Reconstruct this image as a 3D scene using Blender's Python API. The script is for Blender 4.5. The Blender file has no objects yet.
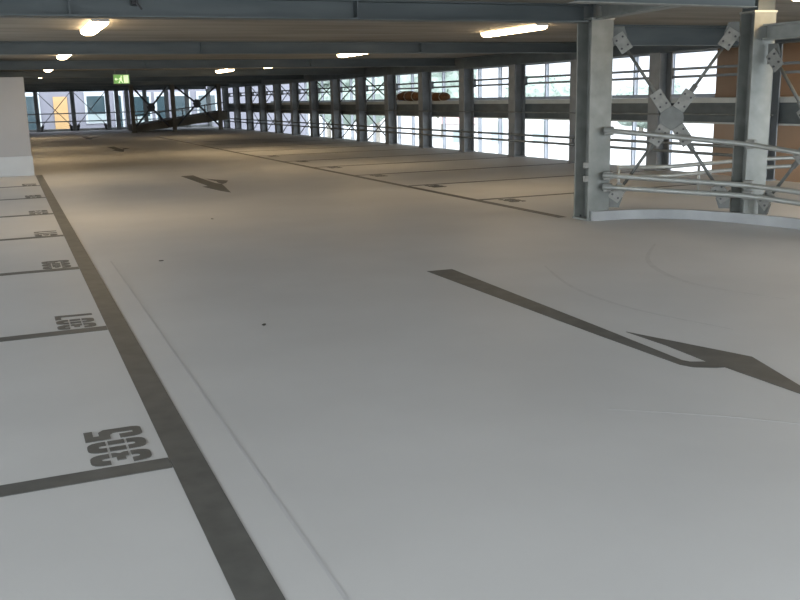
import bpy, bmesh, math, random
from mathutils import Vector, Matrix, noise
random.seed(7)
S = bpy.context.scene
C = S.collection
PI = math.pi
ORD = ['zeroth','nearest','second','third','fourth','fifth','sixth','seventh','eighth','ninth','tenth','eleventh','twelfth','thirteenth',
       'fourteenth','fifteenth','sixteenth','seventeenth','eighteenth','nineteenth','twentieth','twenty-first','twenty-second','twenty-third',
       'twenty-fourth','twenty-fifth','twenty-sixth','twenty-seventh','twenty-eighth','twenty-ninth','thirtieth']

# ------------------------------------------------------------------ materials
def mat(name, col, rough=.6, metal=0., var=.0, scale=4., col2=None, bump=0., bscale=40., spec=.5, detail=4., stretch=None):
    m = bpy.data.materials.new(name); m.use_nodes = True
    nt = m.node_tree; n = nt.nodes; b = n['Principled BSDF']
    b.inputs['Roughness'].default_value = rough; b.inputs['Metallic'].default_value = metal
    b.inputs['Specular IOR Level'].default_value = spec
    b.inputs['Base Color'].default_value = (*col, 1)
    tc = n.new('ShaderNodeTexCoord'); mp = n.new('ShaderNodeMapping')
    nt.links.new(tc.outputs['Object'], mp.inputs['Vector'])
    if stretch: mp.inputs['Scale'].default_value = stretch
    if var or col2:
        no = n.new('ShaderNodeTexNoise'); no.inputs['Scale'].default_value = scale; no.inputs['Detail'].default_value = detail
        nt.links.new(mp.outputs['Vector'], no.inputs['Vector'])
        rp = n.new('ShaderNodeValToRGB'); rp.color_ramp.elements[0].position = .32; rp.color_ramp.elements[1].position = .7
        c2 = col2 or tuple(min(1, c*(1+var)) for c in col); c1 = col if col2 else tuple(c*(1-var) for c in col)
        rp.color_ramp.elements[0].color = (*c1, 1); rp.color_ramp.elements[1].color = (*c2, 1)
        nt.links.new(no.outputs['Fac'], rp.inputs['Fac']); nt.links.new(rp.outputs['Color'], b.inputs['Base Color'])
    if bump:
        nb = n.new('ShaderNodeTexNoise'); nb.inputs['Scale'].default_value = bscale; nb.inputs['Detail'].default_value = 3
        bp = n.new('ShaderNodeBump'); bp.inputs['Strength'].default_value = bump; bp.inputs['Distance'].default_value = .01
        nt.links.new(tc.outputs['Object'], nb.inputs['Vector'])
        nt.links.new(nb.outputs['Fac'], bp.inputs['Height']); nt.links.new(bp.outputs['Normal'], b.inputs['Normal'])
    return m
def emit(name, col, st):
    m = bpy.data.materials.new(name); m.use_nodes = True
    b = m.node_tree.nodes['Principled BSDF']; b.inputs['Base Color'].default_value = (*col, 1)
    b.inputs['Emission Color'].default_value = (*col, 1); b.inputs['Emission Strength'].default_value = st
    return m
M = dict(
 floor=mat('floor_coating', (.50,.498,.49), .55, var=.05, scale=.9, bump=.05, bscale=60, spec=.35),
 ceil=mat('deck_soffit', (.19,.172,.142), .8, col2=(.30,.275,.235), scale=1.1, stretch=(.5,2.2,1)),
 steel=mat('galvanised_steel', (.185,.195,.18), .5, .3, col2=(.265,.275,.255), scale=5, detail=8),
 beam=mat('shaded_galvanised_steel', (.065,.08,.084), .5, .2, col2=(.105,.122,.125), scale=2.2, stretch=(.4,1,2)),  # galvanised steel, poor light on the beams put into a darker colour
 wcol=mat('window_column_steel', (.17,.182,.19), .5, .25, col2=(.22,.235,.24), scale=4),
 rail=mat('rail_steel', (.36,.37,.345), .4, .4, var=.1, scale=6),
 rod=mat('brace_steel', (.14,.145,.135), .5, .4, var=.15, scale=8),
 plate=mat('fork_plate_steel', (.27,.27,.245), .55, .2, col2=(.19,.19,.175), scale=14),
 dark=mat('dark_bolt', (.045,.045,.048), .6),
 paint=mat('dark_floor_paint', (.072,.073,.068), .55, col2=(.11,.11,.102), scale=7, detail=8),
 tyre=mat('tyre_scuff', (.45,.448,.44), .55, var=.05, scale=9),
 joint=mat('joint_sealant', (.43,.43,.43), .55, var=.05, scale=3),
 kerb=mat('concrete_kerb', (.30,.31,.31), .7, col2=(.38,.39,.39), scale=3, bump=.1),
 wall=mat('grey_wall_paint', (.30,.30,.30), .75, var=.05, scale=1.2),
 plinth=mat('pale_plinth_paint', (.40,.42,.43), .6, var=.04, scale=2),
 orange=mat('orange_plaster', (.30,.19,.115), .7, col2=(.36,.24,.155), scale=1.2),
 deck=mat('deck_slab', (.30,.30,.29), .8, var=.1, scale=2),
 corr=mat('profiled_sheet', (.33,.34,.34), .5, .3, var=.1, scale=3),
 ledge=mat('pale_ledge_steel', (.40,.42,.40), .55, .1, var=.08, scale=3),
 post=mat('pale_facade_post', (.42,.45,.50), .5, .1, var=.06, scale=3),
 house=mat('lamp_housing', (.5,.5,.5), .5),
 glow=emit('lamp_diffuser', (1.0,.74,.43), 18),
 tarp=mat('brown_tarpaulin', (.15,.075,.03), .8, col2=(.28,.13,.05), scale=6, bump=.5, bscale=8),
 rope=mat('pale_rope', (.5,.45,.35), .8),
 signbox=mat('sign_housing', (.25,.27,.24), .5),
 green=emit('sign_green', (.17,.36,.10), .6), white=emit('sign_white', (.80,.95,.60), .55),
 trunk=mat('bark', (.36,.33,.29), .9), leaf=mat('hazed_leaves', (.23,.29,.25), .8, col2=(.29,.34,.30), scale=3),  # leaf colour paled and greyed to carry the distance haze
 ground=mat('outside_paving', (.48,.48,.47), .9, var=.08, scale=.15),
 lilac=mat('lilac_grey_cladding', (.19,.19,.225), .6, var=.05, scale=.6),
 white_frame=mat('white_window_frame', (.45,.49,.51), .5), pane=mat('dark_blue_glass', (.035,.06,.07), .12, spec=.6),
 panel=mat('orange_panel', (.46,.29,.13), .6, var=.05, scale=2),
 pale_house=mat('white_render', (.7,.7,.68), .8, var=.04), roof=mat('red_roof_tile', (.55,.36,.34), .8, var=.08, scale=1),
 blind=mat('pale_blind', (.30,.36,.36), .7),
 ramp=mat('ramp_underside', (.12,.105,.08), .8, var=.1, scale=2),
 debris=mat('dead_leaf', (.05,.045,.035), .9),
)

# ------------------------------------------------------------------ mesh helpers
class MB:
    def __init__(s): s.bm = bmesh.new()
    def box(s, x0,x1,y0,y1,z0,z1, mx=None, bev=0):
        r = bmesh.ops.create_cube(s.bm, size=1)
        vs = r['verts']
        for v in vs: v.co = Vector(((x0+x1)/2+v.co.x*(x1-x0), (y0+y1)/2+v.co.y*(y1-y0), (z0+z1)/2+v.co.z*(z1-z0)))
        if bev:
            es = list({e for v in vs for e in v.link_edges})
            rr = bmesh.ops.bevel(s.bm, geom=es, offset=bev, segments=2, affect='EDGES', profile=.6)
            vs = list({v for f in rr['faces'] for v in f.verts} | {v for v in vs if v.is_valid})
        if mx is not None:
            for v in vs: v.co = mx @ v.co
        return s
    def prism(s, poly, a, b, axis='z', mx=None):
        """extrude a 2D polygon between a and b along axis"""
        def P(p, t):
            v = Vector((p[0],p[1],t)) if axis=='z' else Vector((t,p[0],p[1])) if axis=='x' else Vector((p[0],t,p[1]))
            return mx @ v if mx is not None else v
        v0 = [s.bm.verts.new(P(p,a)) for p in poly]; v1 = [s.bm.verts.new(P(p,b)) for p in poly]
        k = len(poly)
        s.bm.faces.new(v0[::-1]); s.bm.faces.new(v1)
        for i in range(k): s.bm.faces.new((v0[i], v0[(i+1)%k], v1[(i+1)%k], v1[i]))
        return s
    def tube(s, pts, r, seg=12, cap=True):
        pts = [Vector(p) for p in pts]; rings = []
        for i, p in enumerate(pts):
            t = (pts[min(i+1,len(pts)-1)]-pts[max(i-1,0)]).normalized()
            up = Vector((0,0,1)) if abs(t.z) < .95 else Vector((1,0,0))
            a = t.cross(up).normalized(); b = a.cross(t)
            rings.append([s.bm.verts.new(p + a*math.cos(2*PI*k/seg)*r + b*math.sin(2*PI*k/seg)*r) for k in range(seg)])
        for q in range(len(rings)-1):
            for k in range(seg):
                s.bm.faces.new((rings[q][k], rings[q][(k+1)%seg], rings[q+1][(k+1)%seg], rings[q+1][k]))
        if cap: s.bm.faces.new(rings[0][::-1]); s.bm.faces.new(rings[-1])
        return s
    def build(s, name, m, parent=None, smooth=False):
        bmesh.ops.recalc_face_normals(s.bm, faces=s.bm.faces[:])
        me = bpy.data.meshes.new(name); s.bm.to_mesh(me); s.bm.free()
        me.materials.append(m)
        if smooth:
            for p in me.polygons: p.use_smooth = True
        o = bpy.data.objects.new(name, me); C.objects.link(o)
        if parent: o.parent = parent
        return o
def thing(name, label, cat, loc=(0,0,0), rotz=0, group=None):
    o = bpy.data.objects.new(name, None); C.objects.link(o); o.empty_display_size = .1
    o.location = loc; o.rotation_euler = (0,0,rotz)
    return tag(o, label, cat, group)
def tag(o, label, cat, group=None):
    o['label'] = label; o['category'] = cat
    if group: o['group'] = group
    return o
def struct(o, label=None, cat=None):
    o['kind'] = 'structure'
    if label: o['label'] = label
    if cat: o['category'] = cat
    return o
def dup(root, loc, rotz=None, label=None):
    r = root.copy(); C.objects.link(r); r.location = loc
    if rotz is not None: r.rotation_euler = (0,0,rotz)
    if label: r['label'] = label
    for ch in list(root.children):
        c = ch.copy(); C.objects.link(c); c.parent = r
        for g in list(ch.children):
            d = g.copy(); C.objects.link(d); d.parent = c
    return r
def arc3(pts, n=8):
    """Catmull-Rom through the points"""
    P = [Vector(p) for p in pts]; out = []
    for i in range(len(P)-1):
        p0 = P[max(i-1,0)]; p1 = P[i]; p2 = P[i+1]; p3 = P[min(i+2,len(P)-1)]
        for k in range(n):
            t = k/n
            out.append(.5*((2*p1)+(p2-p0)*t+(2*p0-5*p1+4*p2-p3)*t*t+(3*p1-p0-3*p2+p3)*t**3))
    out.append(P[-1]); return out
def h_poly(w, d, tf, tw):
    """H outline: flanges are w long in the first axis, at +-d/2 of the second"""
    a, b = w/2, d/2; t = tw/2
    return [(-a,-b),(a,-b),(a,-b+tf),(t,-b+tf),(t,b-tf),(a,b-tf),(a,b),(-a,b),(-a,b-tf),(-t,b-tf),(-t,-b+tf),(-a,-b+tf)]

# ------------------------------------------------------------------ the room shell
ZC = 2.49
m = MB(); m.box(-5.0, 11.76, -3.2, 57.3, -.35, 0)
struct(m.build('floor', M['floor']), 'pale grey coated parking deck floor', 'floor')
m = MB()
m.prism([(-5.0,-1.3),(9.0,-1.3),(9.0,5.6),(14.6,5.6),(14.6,57.5),(-5.0,57.5)], ZC, ZC+.35)
struct(m.build('ceiling', M['ceil']), 'dark brownish underside of the deck above', 'ceiling')
# left partition with a pale plinth; unseen depth added to block daylight from far aisle
m = MB(); m.box(-5.0, .47, 21.75, 56.0, 0, 2.1, bev=.01)
wl = struct(m.build('wall_left', M['wall']), 'grey partition wall at the end of the left bays', 'wall')
m = MB(); m.box(-5.0, .485, 21.72, 56.02, 0, .42)
m.build('plinth', M['plinth'], wl)
# low upstand along the open edge of the left bays (beyond the picture edge)
m = MB(); m.box(-5.0, -4.92, -3.2, 21.7, 0, .2)
struct(m.build('wall_upstand', M['kerb']), 'low concrete upstand along the open edge of the left bays', 'wall')
# orange wall across the ramp
m = MB(); m.box(14.3, 14.5, 9.8, 16.1, -3.2, ZC)
struct(m.build('wall_right', M['orange']), 'orange plastered wall beyond the ramp', 'wall')

# ------------------------------------------------------------------ floor markings
T = .003
def mark(name, poly, label, cat, group=None, mt='paint', t=T, parent=None):
    # local origin at the first point so that each mark has a base of its own
    ox, oy = poly[0]
    m = MB(); m.prism([(x-ox, y-oy) for x, y in poly], .0006, t)
    o = m.build(name, M[mt], parent); o.location = (ox, oy, 0)
    return tag(o, label, cat, group)
def rect(x0,x1,y0,y1): return [(x0,y0),(x1,y0),(x1,y1),(x0,y1)]
mark('aisle_line', rect(.5,.64,-1.5,21.7), 'wide dark painted line along the open ends of the left bays', 'floor line')
mark('aisle_line', rect(6.17,6.29,9.6,42.5), 'dark painted line along the aisle ends of the right bays by the windows', 'floor line')
left_lines = [(1.17,None),(3.76,'305'),(6.39,'307'),(8.97,'309'),(11.36,'311'),(13.78,'313'),(16.33,'315'),(18.88,'317')]
for y, num in left_lines:
    lab = ('dark bay dividing line of the left bays, just below stencilled number %s' % num) if num else 'dark bay dividing line of the left bays beside the camera'
    mark('bay_line', rect(-4.9,.498,y-.06,y+.06), lab, 'floor line', 'bay lines on the left')
right_lines = [11.9, 14.5, 17.13, 19.78, 22.2, 24.9, 27.5, 30.2, 32.8, 35.5]
for i, y in enumerate(right_lines):
    mark('bay_line', rect(6.295,11.3,y-.05,y+.05), 'dark bay dividing line of the window-side bays, %s from the braced column' % ORD[i+1], 'floor line', 'bay lines on the right')
mark('floor_joint', rect(.803,.818,-1.0,9.2), 'thin straight joint in the floor beside the wide dark line', 'floor joint', mt='joint', t=.0015)

# stencil digits: strokes as polygons in a unit box (u right, v up), with bridge gaps
def cap_poly(top, w, n=12):
    """end piece of a fat stencil figure: a squarish half ring, open towards the middle"""
    def se(t, rx, ry, e=.62):
        c, q = math.cos(t), math.sin(t)
        return (.5+math.copysign(abs(c)**e, c)*rx, q**e*ry if q > 0 else 0)
    o = [se(PI*k/n, .5, .32) for k in range(n+1)]; i = [se(PI*k/n, .5-w, .13) for k in range(n+1)]
    pts = o + i[::-1]
    return [(u, .68+v) for u, v in pts] if top else [(u, .32-v) for u, v in pts]
def digit(ch):
    w = .38
    R = lambda a,b,c,d: [(a,c),(b,c),(b,d),(a,d)]
    cap_t = cap_poly(True, w); cap_b = cap_poly(False, w)
    if ch == '0': return [cap_t, cap_b, R(0,w,.36,.64), R(1-w,1,.36,.64)]
    if ch == '3': return [cap_t, [(1-w,.64),(1,.64),(1,.57),(.90,.5),(1,.43),(1,.36),(1-w,.36),(1-w,.42),(.30,.42),(.30,.57),(1-w,.57)], cap_b]
    if ch == '5': return [[(0,1),(1,1),(1,.85),(.44,.85),(.44,.75),(.8,.75),(1,.66),(1,.16),(.93,.05),(.8,0),(.2,0),(.07,.05),(0,.16),(0,.40),(.40,.40),(.40,.16),(.60,.16),(.60,.50),(.46,.56),(0,.56)]]
    if ch == '7': return [R(0,1,.84,1), [(.60,.86),(1,.86),(.88,.0),(.48,.0)]]
    if ch == '9': return [cap_t, R(0,w,.52,.70), R(1-w,1,.31,.70), R(.32,.66,.42,.54), cap_b]
    if ch == '1': return [R(.36,.36+w,.0,1), [(.12,.80),(.34,.80),(.34,1),(.24,.92)]]
    if ch == '2': return [cap_t, R(1-w,1,.56,.72), [(0,.18),(.34,.18),(1,.54),(.62,.54)], R(0,1,0,.15)]
    if ch == '4': return [R(.58,.58+w,.0,1), R(0,.55,.26,.40), [(0,.42),(.26,.42),(.55,.98),(.42,1)], R(.9,1,.26,.40)]
    if ch == '6': return [cap_t, R(0,w,.31,.70), R(1-w,1,.31,.5), R(.32,.68,.46,.58), cap_b]
    if ch == '8': return [cap_t, R(0,w,.54,.72), R(1-w,1,.54,.72), R(.16,.84,.44,.56), R(0,w,.28,.46), R(1-w,1,.28,.46), cap_b]
def stencil(num, x, y, h, wd, right, label, group):
    t = thing('bay_number', label, 'floor number', (x,y,0), 0, group)
    for k, ch in enumerate(num):
        m = MB()
        for poly in digit(ch):
            pts = []
            for u, v in poly:
                s = (k + .06 + u*.84)*wd
                pts.append((-v*h, s) if not right else (v*h, -s))
            m.prism(pts, .0006, T)
        m.build('digit', M['paint'], t)
for y, num in left_lines[1:]:
    stencil(num, .44, y+.075, .255, .160, False, 'dark stencilled number %s on the pale floor of the left bays' % num, 'stencilled numbers of the left bays')
for i, y in enumerate(right_lines[:6]):
    stencil(str(306+2*i), 6.52, y-.10, .26, .15, True, 'small dark stencilled number in the window-side bays, %s from the braced column' % ORD[i+1], 'stencilled numbers of the right bays')

A = [(3.272,7.18),(3.509,7.165),(3.44,4.837),(3.405,3.994),(3.425,3.95),(3.508,3.907),(3.529,4.278),(3.517,4.664),(3.8,3.869),(3.629,3.353),
     (3.53,3.03),(3.53,3.258),(3.522,3.779),(3.475,3.79),(3.429,3.816),(3.368,3.858),(3.337,3.929),(3.314,4.658)]
mark('floor_arrow', A, 'large dark painted arrow in the foreground with a bent barbed head', 'floor arrow', 'direction arrows in the aisle')
B1 = [(3.239,19.287),(3.498,19.356),(3.50,17.9),(3.52,17.2),(3.585,16.954),(3.365,15.241),(3.264,15.715),(3.158,16.614),(3.277,16.71)]
B2 = [(3.569,18.256),(3.845,17.60),(3.70,17.116),(3.60,16.975),(3.585,17.3),(3.62,17.62)]
def far_arrow(dy, label, sc=1):
    t = thing('floor_arrow', label, 'floor arrow', (3.24,19.29+dy,0), 0, 'direction arrows in the aisle')
    for nm, P in (('arrow_shaft',B1),('arrow_barb',B2)):
        m = MB(); m.prism([(x-3.24,y-19.29) for x,y in P], .0006, T); m.build(nm, M['paint'], t)
    return t
fa = far_arrow(0, 'dark painted straight and turning arrow in the middle of the aisle')
dup(fa, (3.24,34.4,0), None, 'small dark painted arrow farther down the aisle, beyond the turning arrow')
dup(fa, (3.24,46.2,0), None, 'faint farthest painted arrow close to the far end of the aisle')
# faint tyre scuffs around the ramp corner
def scuff(pts, w, label):
    P = arc3([(x,y,0) for x,y in pts], 10); m = MB(); L=[];R=[]
    for i,p in enumerate(P):
        t=(P[min(i+1,len(P)-1)]-P[max(i-1,0)]).normalized(); nrm=Vector((-t.y,t.x,0))
        ww = w*(.35+.65*math.sin(PI*(i+.5)/len(P)))
        L.append(p+nrm*ww/2); R.append(p-nrm*ww/2)
    for i in range(len(P)-1):
        m.prism([tuple(L[i][:2]),tuple(L[i+1][:2]),tuple(R[i+1][:2]),tuple(R[i][:2])], .0004, .0011)
    o = m.build('tyre_scuff', M['tyre']); tag(o, label, 'tyre mark', 'faint tyre marks')
scuff([(4.3,6.9),(4.0,6.0),(3.95,5.2),(4.15,4.4)], .035, 'faint curved tyre mark crossing the shaft of the big arrow')
scuff([(5.9,7.4),(5.2,6.6),(4.9,5.7),(5.1,4.9)], .05, 'faint curved tyre mark between the big arrow and the kerb')
scuff([(2.55,3.5),(3.0,3.15),(3.4,2.75),(3.7,2.6)], .018, 'faint tyre mark in front of the big arrow head')
for i,(x,y,l) in enumerate([(1.254,8.96,'small dark leaf on the floor beside the wide line'),(1.485,5.958,'tiny dark leaf alone on the middle of the pale floor'),(2.36,11.9,'tiny dark leaf on the aisle floor in front of the far turning arrow')]):
    m = MB(); m.prism([(-.02,0),(-.006,.013),(.018,.007),(.024,-.006),(.0,-.014),(-.015,-.01)], .001, .006)
    o = m.build('leaf', M['debris']); o.location=(x,y,0); o.rotation_euler=(0,0,i*1.1); tag(o, l, 'leaf', 'specks of litter on the floor')

# ------------------------------------------------------------------ aisle beams
def ibeam(name, length, w, h, label, loc, rotz, mt='beam', group=None, tf=.022, tw=.02):
    """I beam along local +X from 0..length, top at z 0"""
    m = MB(); m.prism([(p[0],p[1]-h/2) for p in h_poly(w,h,tf,tw)], 0, length, axis='x')
    o = m.build(name, M[mt]); o.location = loc; o.rotation_euler = (0,0,rotz)
    return tag(o, label, 'beam', group)
beamsY = [9.33, 16.2, 23.0, 29.9, 36.8, 43.6, 50.5]
for i, y in enumerate(beamsY):
    x1 = 6.29 if i == 0 else 11.40
    t = thing('steel_beam', 'blue-grey steel ceiling beam across the aisle, %s' % ('nearest one ending at the braced column' if i==0 else ORD[i+1]+' from the camera'),
              'beam', (-4.98,y,ZC), 0, 'steel beams across the aisle')
    L = x1+4.98; h=.2
    m = MB(); m.box(0,L,-.012,.012,-h+.02,-.018); m.build('web', M['beam'], t)
    m = MB(); m.box(0,L,-.11,.11,-h,-h+.02); m.build('flange', M['beam'], t)
    m = MB(); m.box(0,L,-.11,.11,-.018,0); m.build('flange', M['beam'], t)
    if i < 3:
        for k in range(1,4):
            m = MB(); xx = L*k/4; m.box(xx-.008,xx+.008,-.10,-.012,-h+.02,-.018); m.build('stiffener', M['beam'], t)
t = thing('beam_clamp', 'small dark clamp on the face of the nearest ceiling beam', 'clamp', (1.24,9.32,2.40))
m = MB(); m.box(-.03,.03,-.13,-.012,.0,.05, bev=.006); m.build('body', M['dark'], t)
m = MB(); m.tube([(.0,-.13,.02),(.0,-.16,.01),(.03,-.17,-.02),(.05,-.16,-.045)], .012, 8); m.build('hook', M['dark'], t)

# ------------------------------------------------------------------ braced columns, braces, kerb, rails
def h_column(label, loc, rot, w, h):
    t = thing('steel_column', label, 'column', loc, rot, 'galvanised columns round the ramp')
    m = MB(); m.prism(h_poly(w,w,.022,.016), .02, h-.02, axis='z'); m.build('shaft', M['steel'], t)
    m = MB(); m.box(-w*.54,w*.54,-w*.54,w*.54,0,.02); m.build('base_plate', M['steel'], t)
    m = MB(); m.box(-w*.53,w*.53,-w*.53,w*.53,h-.02,h); m.build('cap_plate', M['rail'], t)
    for sx in (-1,1):
        for sy in (-1,1):
            m = MB(); m.tube([(sx*w*.3,sy*w*.3,.018),(sx*w*.3,sy*w*.3,.045)], .012, 6); m.build('anchor_bolt', M['dark'], t)
    return t
C1 = Vector((6.46,9.33,0)); C2 = Vector((7.85,8.22,0)); C3 = Vector((7.95,6.4,0))
c1 = h_column('tall galvanised steel column at the corner of the ramp kerb, left end of the big cross brace', C1, 0, .30, 2.34)
for z in (.66,.50):
    m = MB(); m.box(-.205,-.15,-.15,-.11,z-.035,z+.035, bev=.006); m.build('bracket', M['plate'], c1)
c2 = h_column('galvanised steel column behind the curved kerb at the right, right end of the big cross brace', C2, -.15, .27, 2.34)
c3 = h_column('galvanised steel column past the right picture edge beside the curved rails', C3, -.1, .27, 2.34)
for c, nm in ((C1,'first'),(C2,'second'),(C3,'third')):
    m = MB(); m.box(-.12,.12,-.12,.12,0,ZC-2.34); o = m.build('column_stub', M['beam']); o.location=(c.x,c.y,2.34)
    tag(o, 'short steel packer between the ceiling and the top of the %s ramp column' % nm, 'packer', 'packers above the ramp columns')

def cross_brace(Pa, Pb, label, zb, zt, zc, sc=.5):
    """X of rods in the vertical plane Pa-Pb with a centre gusset and fork plates"""
    d = (Pb-Pa); L = d.length; ang = math.atan2(d.y,d.x)
    t = thing('cross_brace', label, 'brace', (Pa.x,Pa.y,0), ang, 'cross braces round the ramp')
    cen = Vector((L*sc,0,zc))
    # gusset: lozenge
    def loc_box(p, q, w, th, off):
        """box along p->q in the XZ plane, offset in y"""
        v = (q-p); l = v.length; a = math.atan2(v.z,v.x)
        mx = Matrix.Translation(Vector((p.x,off,p.z))) @ Matrix.Rotation(-a,4,'Y')
        mb = MB(); mb.box(0,l,-th/2,th/2,-w/2,w/2,mx,bev=.004); return mb, mx, l
    g = .19
    m = MB(); m.prism([(cen.x-g*.72,cen.z),(cen.x-.1,cen.z+g*.75),(cen.x+.1,cen.z+g*.75),(cen.x+g*.72,cen.z),(cen.x+.1,cen.z-g*.75),(cen.x-.1,cen.z-g*.75)], -.01, .01, axis='y')
    m.build('gusset', M['rod'], t)
    ends = [Vector((.02,0,zt)),Vector((L-.02,0,zt)),Vector((.02,0,zb)),Vector((L-.02,0,zb))]
    for e in ends:
        u = (e-cen).normalized(); fl = (e-cen).length
        a0 = cen+u*.12; a1 = cen+u*.36; b0 = e-u*.04; b1 = e-u*.26
        m = MB(); m.tube([a1-u*.02, b1+u*.02], .019, 10); m.build('rod', M['rod'], t, True)
        for (p,q) in ((a0,a1),(b1,b0)):
            mb, mx, l = loc_box(p,q,.145,.016,-.024)
            pl = mb.build('fork_plate', M['plate'], t)
            for fx in (.25,.75):
                for s in (-1,1):
                    mb2 = MB(); c = mx @ Vector((l*fx,-.008,s*.04)); mb2.tube([c, c+Vector((0,-.012,0))], .013, 6)
                    mb2.build('bolt', M['dark'], pl)
        m = MB(); w = (b1+u*.0); m.tube([a1+u*.0, a1+u*.09], .03, 8); m.build('turnbuckle', M['rod'], t)
        # end gusset against the column
        sx = 1 if e.x < L/2 else -1; sz = -1 if e.z > zc else 1
        m = MB(); m.prism([(e.x-sx*.02,e.z-sz*.06),(e.x+sx*.10,e.z-sz*.06),(e.x+sx*.14,e.z+sz*.06),(e.x-sx*.02,e.z+sz*.16)], -.012, .012, axis='y')
        m.build('end_gusset', M['rod'], t)
    return t
dn = (C2-C1).normalized()
cross_brace(C1+dn*.21, C2-dn*.19, 'large steel cross brace between the two galvanised columns at right', .20, 2.18, 1.19, .5)
dn2 = (C3-C2).normalized()
cross_brace(C2+dn2*.18, C3-dn2*.18, 'steel cross brace half cut off by the right picture edge', .16, 1.92, 1.0, .5)

# perimeter beams on the ramp columns
def beam_between(P, Q, ztop, w, h, label, name='ramp_beam', mt='beam'):
    d = Q-P
    return ibeam(name, d.length, w, h, label, (P.x,P.y,ztop), math.atan2(d.y,d.x), mt, 'edge beams round the ramp')
beam_between(Vector((6.42,9.14,0)), Vector((6.10,5.6,0)), ZC, .16, .17, 'pale steel edge beam running from the corner column towards the camera', mt='steel')
beam_between(C2+dn2*.15, C3-dn2*.15, 2.19, .16, .17, 'steel edge beam from the right column to the picture edge', mt='steel')
ibeam('trimmer_beam', 3.2, .2, .3, 'dark steel trimmer beam behind the big cross brace', (8.22,12.0,ZC), 0, 'beam')
# short cross channel hung under the ceiling
t = thing('cable_tray', 'dark hanging steel channel ending near the top right corner', 'channel', (4.2,6.35,2.2), .06)
m = MB(); m.box(0,1.93,-.005,.005,.0,.16); m.build('web', M['beam'], t)
m = MB(); m.box(0,1.93,-.03,.08,-.008,.0); m.build('flange', M['plate'], t)
m = MB(); m.box(0,1.93,.0,.08,.152,.16); m.build('flange', M['beam'], t)
for x in (.35,1.6):
    m = MB(); m.tube([(x,.05,.155),(x,.05,ZC-2.2)], .008, 8); m.build('hanger_rod', M['steel'], t)

# kerb
front = [(6.34,9.12),(6.87,9.01),(7.31,8.73),(7.57,8.25),(7.74,7.7),(7.80,7.3),(7.78,6.6),(7.66,5.8)]
P = arc3([(x,y,0) for x,y in front], 8); back=[]
for i,p in enumerate(P):
    tt=(P[min(i+1,len(P)-1)]-P[max(i-1,0)]).normalized(); back.append(p+Vector((-tt.y,tt.x,0))*.075)
m = MB(); bm = m.bm; HK=.112
vf=[bm.verts.new((p.x,p.y,0)) for p in P]; vft=[bm.verts.new((p.x,p.y,HK)) for p in P]
vb=[bm.verts.new((p.x,p.y,0)) for p in back]; vbt=[bm.verts.new((p.x,p.y,HK)) for p in back]
for i in range(len(P)-1):
    for a,b in ((vf,vft),(vft,vbt),(vbt,vb),(vb,vf)): bm.faces.new((a[i],a[i+1],b[i+1],b[i]))
for i in (0,len(P)-1): bm.faces.new((vf[i],vft[i],vbt[i],vb[i]))
tag(m.build('kerb', M['kerb']), 'pale concrete kerb curving round the ramp corner under the rails', 'kerb')

# curved guard rails in front of the ramp columns
def rail_thing(name, label, rails, r, clips=(), posts=(), mt='rail', bend=6, cat='rail'):
    base = rails[0][0]
    t = thing(name, label, cat, (base[0],base[1],0))
    off = Vector((base[0],base[1],0))
    for R in rails:
        m = MB(); m.tube([Vector(p)-off for p in R], r, 12); m.build('rail', M[mt], t, True)
    for (x,y,z,rz) in clips:
        mx = Matrix.Translation(Vector((x,y,z))-off) @ Matrix.Rotation(rz,4,'Z')
        m = MB(); m.box(-.05,.05,-.045,.06,-.05,.05,mx,bev=.012); m.build('clamp', M['plate'], t)
    for (x,y,z) in posts:
        m = MB(); m.tube([Vector((x,y,0))-off, Vector((x,y,z))-off], .022, 10); m.build('post', M[mt], t, True)
    return t
def soft(a, b, c, d):
    """straight runs with rounded bends at the columns"""
    a,b,c,d = map(Vector,(a,b,c,d)); out=[a]
    for p,q,s in ((a,b,c),(b,c,d)):
        u=(p-q).normalized()*.22; v=(s-q).normalized()*.22
        for k in range(7):
            t=k/6; out.append((1-t)**2*(q+u)+2*t*(1-t)*q+t*t*(q+v))
    out.append(d); return out
top = soft((6.47,9.12,1.067),(7.66,8.02,.892),(7.70,6.2,.73),(7.2,4.8,.70))
mid = soft((6.47,9.12,.54),(7.66,8.02,.437),(7.70,6.2,.39),(7.2,4.8,.38))
low = soft((6.47,9.12,.40),(7.66,8.02,.318),(7.70,6.2,.28),(7.2,4.8,.28))
rail_thing('guard_rail', 'upper galvanised tube rail curving past both braced columns', [top], .029, [(6.55,9.13,1.055,-.75),(7.70,8.06,.892,-1.0)])
rail_thing('guard_rail', 'lower double tube rail curving past both braced columns above the kerb', [mid,low], .030,
           [(6.55,9.13,.53,-.75),(6.55,9.13,.39,-.75),(7.70,8.06,.437,-1.0),(7.70,8.06,.318,-1.0)])
# rails on the far side of the ramp opening
fz = [.43,.30]
fr = [arc3([(8.15,11.1,z),(8.7,10.75,z),(9.4,10.85,z),(10.2,10.98,z),(11.0,11.0,z),(11.36,10.95,z)],6) for z in fz]
rail_thing('guard_rail', 'curved double tube rail on the far side of the ramp, seen behind the right column', fr, .03,
           posts=[(8.15,11.1,.46),(9.4,10.85,.46),(10.6,11.0,.46)])

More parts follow.
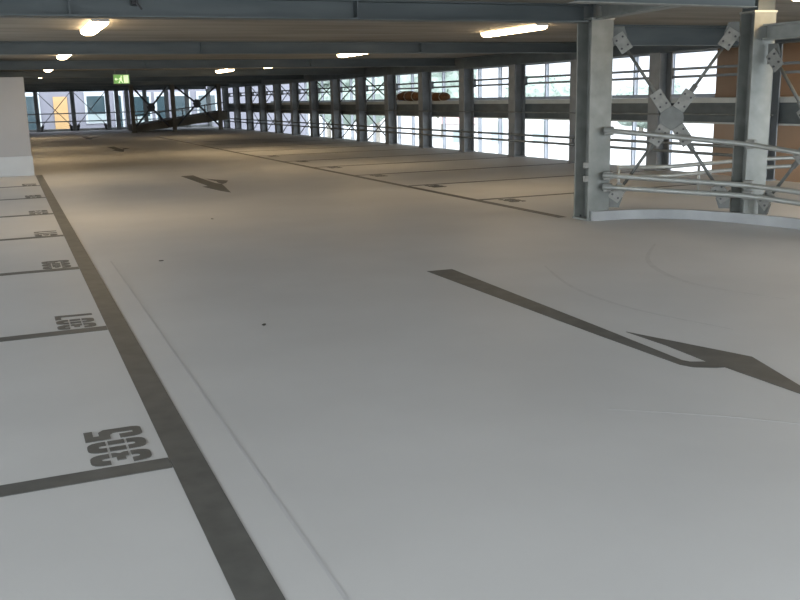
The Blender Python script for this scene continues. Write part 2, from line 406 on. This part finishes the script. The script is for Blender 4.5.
# ------------------------------------------------------------------ window side
XW = 11.43
wy = [11.85+2.7*k for k in range(16)]
ZH = 2.2
def win_col(y, label):
    t = thing('window_column', label, 'column', (XW+.15,y,0), PI/2, 'columns of the window row')
    m = MB(); m.prism(h_poly(.31,.30,.024,.016), .02, ZH, axis='z'); m.build('shaft', M['wcol'], t)
    m = MB(); m.box(-.18,.18,-.17,.17,0,.02); m.build('base_plate', M['wcol'], t)
    return t
wc = win_col(wy[0], 'dark steel column of the window row hidden behind the right ramp column')
for k, y in enumerate(wy[1:]):
    dup(wc, (XW+.15,y,0), PI/2, 'dark steel column of the window row, %s' % ('seen behind the big cross brace' if k==0 else 'just left of the braced corner column' if k==1 else ORD[k]+' counted from the braced corner column'))
m = MB(); m.prism([(p[0],p[1]-.145) for p in h_poly(.24,.29,.022,.016)], 0, 52, axis='y')
o = m.build('head_beam', M['beam']); o.location=(XW+.15,5.2,ZC); tag(o, 'steel head beam running along the tops of the window columns', 'beam')
# barrier rails along the columns
y0,y1 = 11.5,52.6
t = rail_thing('window_barrier', 'double tube barrier rail along the foot of the window columns', [[(XW-.04,y0,z),(XW-.04,y1,z)] for z in (.546,.398)], .027, mt='rod')
for k,y in enumerate(wy):
    m = MB(); m.box(-.0,.045,y-y0-.03,y-y0+.03,.35,.60); m.build('clamp', M['wcol'], t)
t = rail_thing('handrail', 'thin handrail wire crossing the window columns at mid height', [[(XW-.02,y0,1.077),(XW-.02,y1,1.077)]], .014, mt='rod')
# half deck beyond
t = thing('half_deck', 'edge of the half-level deck crossing behind the window columns at mid height', 'deck', (XW+.302,5.2,0))
L = 47.6
m = MB(); m.box(0,.10,0,L,1.27,1.36); m.build('ledge', M['ledge'], t)
m = MB(); m.box(.03,.05,0,L,.93,1.27); m.build('fascia', M['beam'], t)
m = MB(); m.box(.0,.12,0,L,.90,.93); m.build('flange', M['ledge'], t)
m = MB(); m.box(.10,2.5,0,L,1.22,1.34); m.build('slab', M['deck'], t)
prof=[]; n=int(L/.3)
m = MB()
for k in range(n):
    a=k*.3; m.prism([(a+.03,1.22),(a+.08,1.08),(a+.20,1.08),(a+.25,1.22)], .06, 2.45, axis='x') if False else None
    yy=a
    m.prism([(yy+.03,1.22),(yy+.25,1.22),(yy+.20,1.09),(yy+.08,1.09)], .06, 2.44, axis='x')
m.build('profiled_sheet', M['corr'], t)
# corrugated edge seen on the ramp side, hangs below the fascia
t2 = rail_thing('deck_railing', 'double tube railing along the edge of the half-level deck behind the window columns', [[(XW+.40,y0-5,z),(XW+.40,y1,z)] for z in (1.895,1.752)], .024, mt='wcol')
for y in wy:
    m = MB(); m.box(-.10,.03,-.03,.03,1.71,1.93); p=m.build('bracket', M['wcol'], t2); p.location=(.0,y-(y0-5),0)
# thin cross bracing in some window bays (both halves)
for k in range(6,13):
    ya, yb = wy[k]+.2, wy[k+1]-.2
    t = thing('window_brace', 'thin rod cross brace in a window bay, %s left of the brown bundles' % ORD[k-5].replace('nearest','first'), 'brace', (XW+.24,ya,0), 0, 'rod braces in the window bays')
    for (za,zb) in ((1.38,2.18),(.03,1.0)):
        m = MB(); m.tube([(0,0,za),(0,yb-ya,zb)], .02, 6); m.build('rod', M['dark'], t)
        m = MB(); m.tube([(.02,0,zb),(.02,yb-ya,za)], .02, 6); m.build('rod', M['dark'], t)
# outer facade posts
XF = 14.3
def fpost(label):
    t = thing('facade_post', label, 'post', (XF,0,0), 0, 'slim posts of the outer facade')
    m = MB(); m.prism(h_poly(.05,.11,.012,.05*.3), -3.2, 2.32, axis='z', mx=Matrix.Rotation(PI/2,4,'Z')); m.build('shaft', M['post'], t)
    m = MB(); m.box(-.06,.06,-.08,.08,-3.2,-3.18); m.build('foot', M['post'], t)
    return t
fp = fpost('slim pale facade post outside, nearest to the orange wall')
fp.location = (XF,17.55,0)
for k in range(1,24):
    dup(fp, (XF,17.55+1.351*k,0), None, 'slim pale facade post outside, %s counted from the orange wall' % ORD[k+1])
m = MB(); m.box(XF-.08,XF+.08,16.1,57,2.32,ZC); tag(m.build('facade_head_rail', M['post']), 'pale rail along the top of the outer facade posts', 'rail')
m = MB(); m.box(XF-.03,XF+.03,16.1,52.7,1.34,1.42); tag(m.build('facade_sill_rail', M['post']), 'pale low rail between the outer facade posts at deck level', 'rail')

# bundles on the ledge
def bundle(yc, ln, h, label, knob, seed):
    t = thing('tarpaulin_bundle', label, 'bundle', (XW+.90,yc,1.342), 0, 'brown bundles on the deck ledge')
    m = MB(); n=26; seg=16; rings=[]
    for i in range(n+1):
        u=i/n; y=(u-.5)*ln
        r=(math.sin(PI*min(max(u,.0),1))**.38)*.5
        for kk in (.2,.5,.8): r-=.05*math.exp(-((u-kk)/.025)**2)
        if knob and u<.22: r*=.95+.22*math.sin(PI*u/.22)
        r=max(r,.02)
        ring=[]
        for k in range(seg):
            a=2*PI*k/seg
            nn=noise.noise(Vector((seed+u*ln*2.2,math.cos(a)*1.3,math.sin(a)*1.3)))*.08
            ring.append(m.bm.verts.new((math.cos(a)*(r+nn*r)*h*1.3, y, max(0,h*.5+math.sin(a)*(r+nn)*h))))
        rings.append(ring)
    for i in range(n):
        for k in range(seg): m.bm.faces.new((rings[i][k],rings[i][(k+1)%seg],rings[i+1][(k+1)%seg],rings[i+1][k]))
    m.bm.faces.new(rings[0]); m.bm.faces.new(rings[-1][::-1])
    m.build('tarpaulin', M['tarp'], t, True)
    for u in (.2,.5,.8):
        mb=MB(); y=(u-.5)*ln; mb.tube([(math.cos(2*PI*k/14)*h*.62,y,max(.012,h*.5+math.sin(2*PI*k/14)*h*.49)) for k in range(15)], .012, 6); mb.build('tie', M['rope'], t)
bundle(26.2, 1.9, .27, 'brown rolled bundle with a knobbed end on the ledge, rightmost of three', True, 3.1)
bundle(28.2, 2.0, .34, 'largest dark brown domed bundle on the deck ledge behind the window columns', False, 8.2)
bundle(29.75, .9, .20, 'smallest brown bundle at the far end of the deck ledge row', False, 5.5)

# ------------------------------------------------------------------ lamps
def lamp(label, loc, ln=1.7, w=.22):
    t = thing('ceiling_lamp', label, 'lamp', loc, 0, 'fluorescent ceiling lamps')
    m = MB(); m.box(-w*.45,w*.45,-ln/2+.01,ln/2-.01,-.014,0,bev=.004); m.build('housing', M['house'], t)
    m = MB(); m.prism([(-w*.47,-.014),(w*.47,-.014),(w*.43,-.055),(w*.22,-.078),(-w*.22,-.078),(-w*.43,-.055)], -ln*.492, ln*.492, axis='y'); m.build('diffuser', M['glow'], t)
    for s in (-1,1):
        m = MB(); m.box(-w*.48,w*.48,s*ln/2-.012,s*ln/2+.004,-.03,0,bev=.004); m.build('end_cap', M['house'], t)
    return t
l0 = lamp('bright fluorescent ceiling lamp over the left side, nearest of the left row', (1.18,12.75,ZC))
rest = [((1.24,20.0),'fluorescent ceiling lamp of the left row, second from the camera'),((1.28,27.6),'fluorescent ceiling lamp of the left row, third from the camera'),
        ((1.30,34.2),'fluorescent ceiling lamp of the left row, fourth from the camera'),((1.35,46.0),'faint farthest fluorescent ceiling lamp of the left row'),
        ((7.32,12.75),'long bright fluorescent ceiling lamp left of the braced corner column'),((7.25,19.6),'fluorescent ceiling lamp of the right row, second beyond the corner column'),
        ((7.3,26.4),'fluorescent ceiling lamp of the right row, third beyond the corner column'),
        ((7.35,40.5),'faint farthest fluorescent ceiling lamp of the right row'),((8.02,7.0),'fluorescent ceiling lamp cut off by the top right picture edge')]
for (x,y),lab in rest: dup(l0, (x,y,ZC), None, lab)
# two lamps of the half decks (past the right edge) light the orange wall
dup(l0, (13.5,11.7,ZC), None, 'fluorescent ceiling lamp above the half-level deck before the orange wall')
dup(l0, (13.5,11.7,1.075), None, 'fluorescent lamp under the half-level deck before the orange wall')

t = dup(l0, (6.2,27.9,2.42), None, 'hanging fluorescent lamp low left of the right lamp row, above the far window columns')
for sy in (-.5,.5):
    m = MB(); m.tube([(0,sy,-.005),(0,sy,ZC-2.42)], .012, 6); m.build('hanger', M['steel'], t)
# exit sign
t = thing('exit_sign', 'small green lit emergency exit sign hanging from the ceiling', 'sign', (3.32,28.9,2.06))
m = MB(); m.box(-.235,.235,-.03,.03,0,.28,bev=.008); m.build('housing', M['signbox'], t)
m = MB(); m.box(-.222,.222,-.036,-.031,.013,.267); m.build('face', M['green'], t)
m = MB(); m.box(.06,.20,-.041,-.037,.03,.25); m.build('door_symbol', M['white'], t)
m = MB()
for poly in ([(-.02,.20),(.02,.20),(.02,.24),(-.02,.24)],[(-.05,.11),(.01,.11),(.015,.19),(-.035,.19)],[(-.05,.12),(-.02,.12),(-.06,.03),(-.10,.03)],[(-.03,.11),(.01,.11),(.045,.03),(.015,.03)],[(-.035,.18),(-.09,.14),(-.075,.125),(-.03,.155)]):
    m.prism(poly, -.041, -.037, axis='y')
m.build('figure_symbol', M['white'], t)
m = MB(); m.prism([(-.20,.14),(-.15,.19),(-.15,.155),(-.11,.155),(-.11,.125),(-.15,.125),(-.15,.09)], -.041,-.037, axis='y'); m.build('arrow_symbol', M['white'], t)
for s in (-1,1):
    m = MB(); m.tube([(s*.17,0,.27),(s*.17,0,ZC-2.06)], .008, 6); m.build('hanger', M['steel'], t)

# ------------------------------------------------------------------ far end
YF = 57.0
m = MB(); m.box(-5,11.7,YF-.1,YF+.12,0,.13); tag(m.build('kerb', M['plinth']), 'pale low kerb along the foot of the far end opening', 'kerb')
far_x = [-.2,1.75,3.70,5.62,6.15,6.72,7.75,9.0,10.2,11.5]
def far_col(x,label):
    t = thing('end_column', label, 'column', (x,YF-.28,0), 0, 'columns of the far end')
    m = MB(); m.prism(h_poly(.22,.22,.02,.014), .0, 2.22, axis='z'); m.build('shaft', M['wcol'], t)
    m = MB(); m.box(-.14,.14,-.14,.14,0,.02); m.build('base_plate', M['wcol'], t)
    return t
fc = far_col(far_x[0], 'dark steel column of the far end, hidden behind the grey partition wall')
for i,x in enumerate(far_x[1:]): dup(fc, (x,YF-.28,0), 0, 'dark steel column of the far end, %s beyond the grey partition wall' % ('first' if i==0 else ORD[i+1]))
m = MB(); m.prism([(p[0],p[1]-.135) for p in h_poly(.24,.27,.02,.016)], -6, 11.4, axis='x'); o=m.build('head_beam', M['beam']); o.location=(0,YF-.28,ZC)
tag(o, 'steel head beam across the top of the far end columns', 'beam')
t = rail_thing('end_barrier', 'double tube rail across the far end opening', [[(-5,YF-.42,z),(11.3,YF-.42,z)] for z in (1.0,.55)], .03, mt='wcol')
for i in range(1,3):
    xa,xb = far_x[i]+.12, far_x[i+1]-.12
    t = thing('end_brace', 'thin rod cross brace in the far end bay, %s' % ('in front of the orange panel' if i==1 else 'in front of the dark window'), 'brace', (xa,YF-.24,0), 0, 'rod braces of the far end')
    for a,b in (((0,0,2.15),(xb-xa,0,.25)),((0,.03,.25),(xb-xa,.03,2.15))):
        m = MB(); m.tube([a,b], .022, 6); m.build('rod', M['dark'], t)
    for x in (0,xb-xa):
        m = MB(); m.prism([(x-.1 if x else x,.02),(x+.1 if not x else x,.02),(x+(.2 if not x else -.2),.38),(x,.30)], -.02,.02, axis='y'); m.build('gusset', M['dark'], t)
# the far ramp with its braces
t = thing('far_ramp', 'dark ramp climbing to the right at the far end', 'ramp', (6.3,50.4,0))
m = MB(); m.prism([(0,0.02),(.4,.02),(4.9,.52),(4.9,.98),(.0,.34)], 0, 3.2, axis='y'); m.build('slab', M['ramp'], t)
m = MB(); m.tube([(0,0,.85),(4.9,0,1.45)], .03, 8); m.build('rail', M['wcol'], t)
for x in (.1,1.3,2.5,3.7,4.8):
    m = MB(); zz=.34+x*.131; m.box(x-.03,x+.03,-.0,.06,zz-.1,zz+.52); m.build('post', M['wcol'], t)
for k,(xc,zc,wd) in enumerate([(7.15,1.26,1.75),(9.55,1.40,2.2)]):
    t = thing('ramp_brace', 'dark heavy cross brace above the far ramp, %s' % ('left one' if k==0 else 'right one by the window row'), 'brace', (xc,50.2,zc), 0, 'cross braces over the far ramp')
    m = MB(); m.prism([(-.22,0),(-.1,.22),(.1,.22),(.22,0),(.1,-.22),(-.1,-.22)], -.03,.03, axis='y'); m.build('gusset', M['dark'], t)
    for sx in (-1,1):
        for sz in (-1,1):
            z1 = 2.3-zc if sz>0 else -(zc-.25-(.0 if sx<0 else .0))
            m = MB(); m.tube([(0,0,0),(sx*wd/2,0,z1)], .05, 8); m.build('rod', M['dark'], t)
    for sx in (-1,1):
        pass
for k,x in enumerate([6.2,8.3,10.75]):
    t = thing('ramp_column', 'dark steel column beside the far ramp, %s' % ['left at its foot','middle one','right at its top'][k], 'column', (x,50.2,0), 0, 'columns of the far ramp')
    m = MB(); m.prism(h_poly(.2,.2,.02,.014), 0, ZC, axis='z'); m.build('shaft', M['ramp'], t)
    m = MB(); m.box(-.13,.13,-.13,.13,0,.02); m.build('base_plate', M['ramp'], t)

# ------------------------------------------------------------------ outside
m = MB(); m.box(-120,260,-120,260,-3.4,-3.2); struct(m.build('ground', M['ground']), 'pale paved ground outside the car park', 'ground')
# neighbouring building beyond the far end
YB = 64.0
t = thing('neighbour_building', 'lilac-grey building with white framed windows seen through the far end', 'building', (0,YB,-3.2))
m = MB(); m.box(-14,20,0,8,0,12); m.build('wall', M['lilac'], t)
def nwin(x0,x1,z0,z1,blind=.0,pm='pane'):
    f = MB(); f.box(x0-.14,x1+.14,-.08,0,z0-.1,z1+.28); fr=f.build('window_frame', M['white_frame'], t)
    f = MB(); f.box(x0,x1,-.10,-.08,z0,z1); f.build('window_pane', M[pm], fr)
    if blind:
        f = MB(); f.box(x0,x1,-.115,-.10,z0,z0+(z1-z0)*blind); f.build('blind', M['blind'], fr)
z0 = 3.2
nwin(1.2,2.05,z0-.1,z0+2.05)
f = MB(); f.box(3.0,3.85,-.09,0,z0-.25,z0+2.0); f.build('door_panel', M['panel'], t)
nwin(5.05,6.15,z0+.35,z0+2.0,.3)
nwin(6.9,7.2,z0-.1,z0+2.0)
nwin(7.9,9.0,z0+.2,z0+1.9,.25); nwin(9.5,10.1,z0+.2,z0+1.9); nwin(10.6,11.6,z0+.2,z0+1.9)
nwin(12.3,13.4,z0+.2,z0+1.9)
# trees beyond the facade
def tree(label, x, y, h, r, seed):
    t = thing('tree', label, 'tree', (x,y,-3.2), 0, 'trees beyond the outer facade')
    rnd = random.Random(seed)
    m = MB(); m.tube([(0,0,0),(.1,.05,h*.3),(0,.1,h*.62)], .28, 8)
    for a in (0,2.1,4.2): m.tube([(0,.05,h*.35),(math.cos(a)*r*.5,math.sin(a)*r*.5,h*.62)], .12, 6)
    m.build('trunk', M['trunk'], t)
    m = MB(); bl=[(rnd.uniform(-.55,.55)*r,rnd.uniform(-.55,.55)*r,h*.62+rnd.uniform(-.22,.25)*h,r*rnd.uniform(.35,.55)) for _ in range(9)]
    for b in bl:
        q=bmesh.ops.create_icosphere(m.bm, subdivisions=3, radius=b[3]*.93)
        for v in q['verts']: v.co = Vector(b[:3]) + v.co*(1+.18*noise.noise(v.co*1.6+Vector(b[:3])))
    for _ in range(1500):
        b=rnd.choice(bl); v=Vector((rnd.gauss(0,1),rnd.gauss(0,1),rnd.gauss(0,1))).normalized()*b[3]*rnd.uniform(.75,1.05)
        c=Vector(b[:3])+v; u=Vector((rnd.gauss(0,1),rnd.gauss(0,1),rnd.gauss(0,1))).normalized(); w=u.orthogonal().normalized()
        s=rnd.uniform(.16,.32)
        m.bm.faces.new([m.bm.verts.new(c+u*s),m.bm.verts.new(c+w*s*.6),m.bm.verts.new(c-u*s),m.bm.verts.new(c-w*s*.6)])
    m.build('crown', M['leaf'], t)
tl = ['tall hazy tree beyond the windows at the far left of the tree row','second hazy tree of the row beyond the windows','middle hazy tree above the brown bundles','hazy tree to the right of the brown bundles','nearest hazy round tree of the row beyond the windows','low hazy tree behind the neighbouring window column']
for i,(x,y,h,r) in enumerate([(34,124,12,6),(35,104,10.5,5.5),(34,86,8.8,4.5),(47,98,9.6,5.0),(50,80,6.2,4.2),(66,86,5.4,4)]): tree(tl[i],x,y,h,r,i+2)
def house(label, x, y, w, d, h, rot, red, name='house'):
    t = thing(name, label, 'building', (x,y,-3.2), rot, 'buildings across the open ground')
    m = MB(); m.box(-w/2,w/2,-d/2,d/2,0,h); m.build('wall', M['pale_house'], t)
    m = MB()
    if red: m.prism([(-d/2-.4,h),(d/2+.4,h),(0,h+d*.28)], -w/2-.4, w/2+.4, axis='x')
    else: m.box(-w/2-.2,w/2+.2,-d/2-.2,d/2+.2,h,h+.3)
    m.build('roof', M['roof'] if red else M['deck'], t)
    n=int(w/2.4)
    for k in range(n):
        xx=-w/2+(k+.5)*w/n
        f=MB(); f.box(xx-.5,xx+.5,-d/2-.04,-d/2,h*.35,h*.8); fr=f.build('window_frame', M['white_frame'], t)
        f=MB(); f.box(xx-.42,xx+.42,-d/2-.06,-d/2-.04,h*.37,h*.78); f.build('window_pane', M['blind'], fr)
house('low red-roofed house seen under the half deck below the brown bundles', 37.5, 72, 5, 5, 2.4, -.5, True)
house('white flat-roofed house with dark windows seen low through the nearest window', 37, 60, 9, 7, 3.6, -.6, False)

# ------------------------------------------------------------------ light
w = bpy.data.worlds.new('World'); S.world = w; w.use_nodes = True
nt = w.node_tree; bg = nt.nodes['Background']; L_ = nt.links.new
tc = nt.nodes.new('ShaderNodeTexCoord')
# overcast sky, brightest towards the hidden sun behind the camera on the left
dt = nt.nodes.new('ShaderNodeVectorMath'); dt.operation = 'DOT_PRODUCT'; dt.inputs[1].default_value = (-.72,-.62,.30)
L_(tc.outputs['Generated'], dt.inputs[0])
mr = nt.nodes.new('ShaderNodeMapRange'); mr.interpolation_type='SMOOTHSTEP'
mr.inputs['From Min'].default_value=-.8; mr.inputs['From Max'].default_value=.75; mr.inputs['To Min'].default_value=1.3; mr.inputs['To Max'].default_value=4.4
L_(dt.outputs['Value'], mr.inputs['Value']); L_(mr.outputs['Result'], bg.inputs['Strength'])
bg.inputs['Color'].default_value = (.85,.925,1,1)

# ------------------------------------------------------------------ camera
F,PT,YW,RO = 914.7,.2184,.39688,-.02296
fw = Vector((math.sin(YW)*math.cos(PT), math.cos(YW)*math.cos(PT), -math.sin(PT)))
r = Vector((math.cos(YW),-math.sin(YW),0)); u = r.cross(fw)
r2 = r*math.cos(RO)+u*math.sin(RO); u2 = -r*math.sin(RO)+u*math.cos(RO)
cam = bpy.data.cameras.new('camera'); co = bpy.data.objects.new('camera', cam); C.objects.link(co)
cam.sensor_width = 36; cam.lens = F/800*36; cam.clip_end = 600
mx = Matrix(((r2.x,u2.x,-fw.x,0),(r2.y,u2.y,-fw.y,0),(r2.z,u2.z,-fw.z,1.5),(0,0,0,1)))
co.matrix_world = mx
S.camera = co
S.view_settings.view_transform='Standard'; S.view_settings.look='None'; S.view_settings.gamma=1; S.view_settings.use_curve_mapping=False
S.view_settings.exposure = 0.48
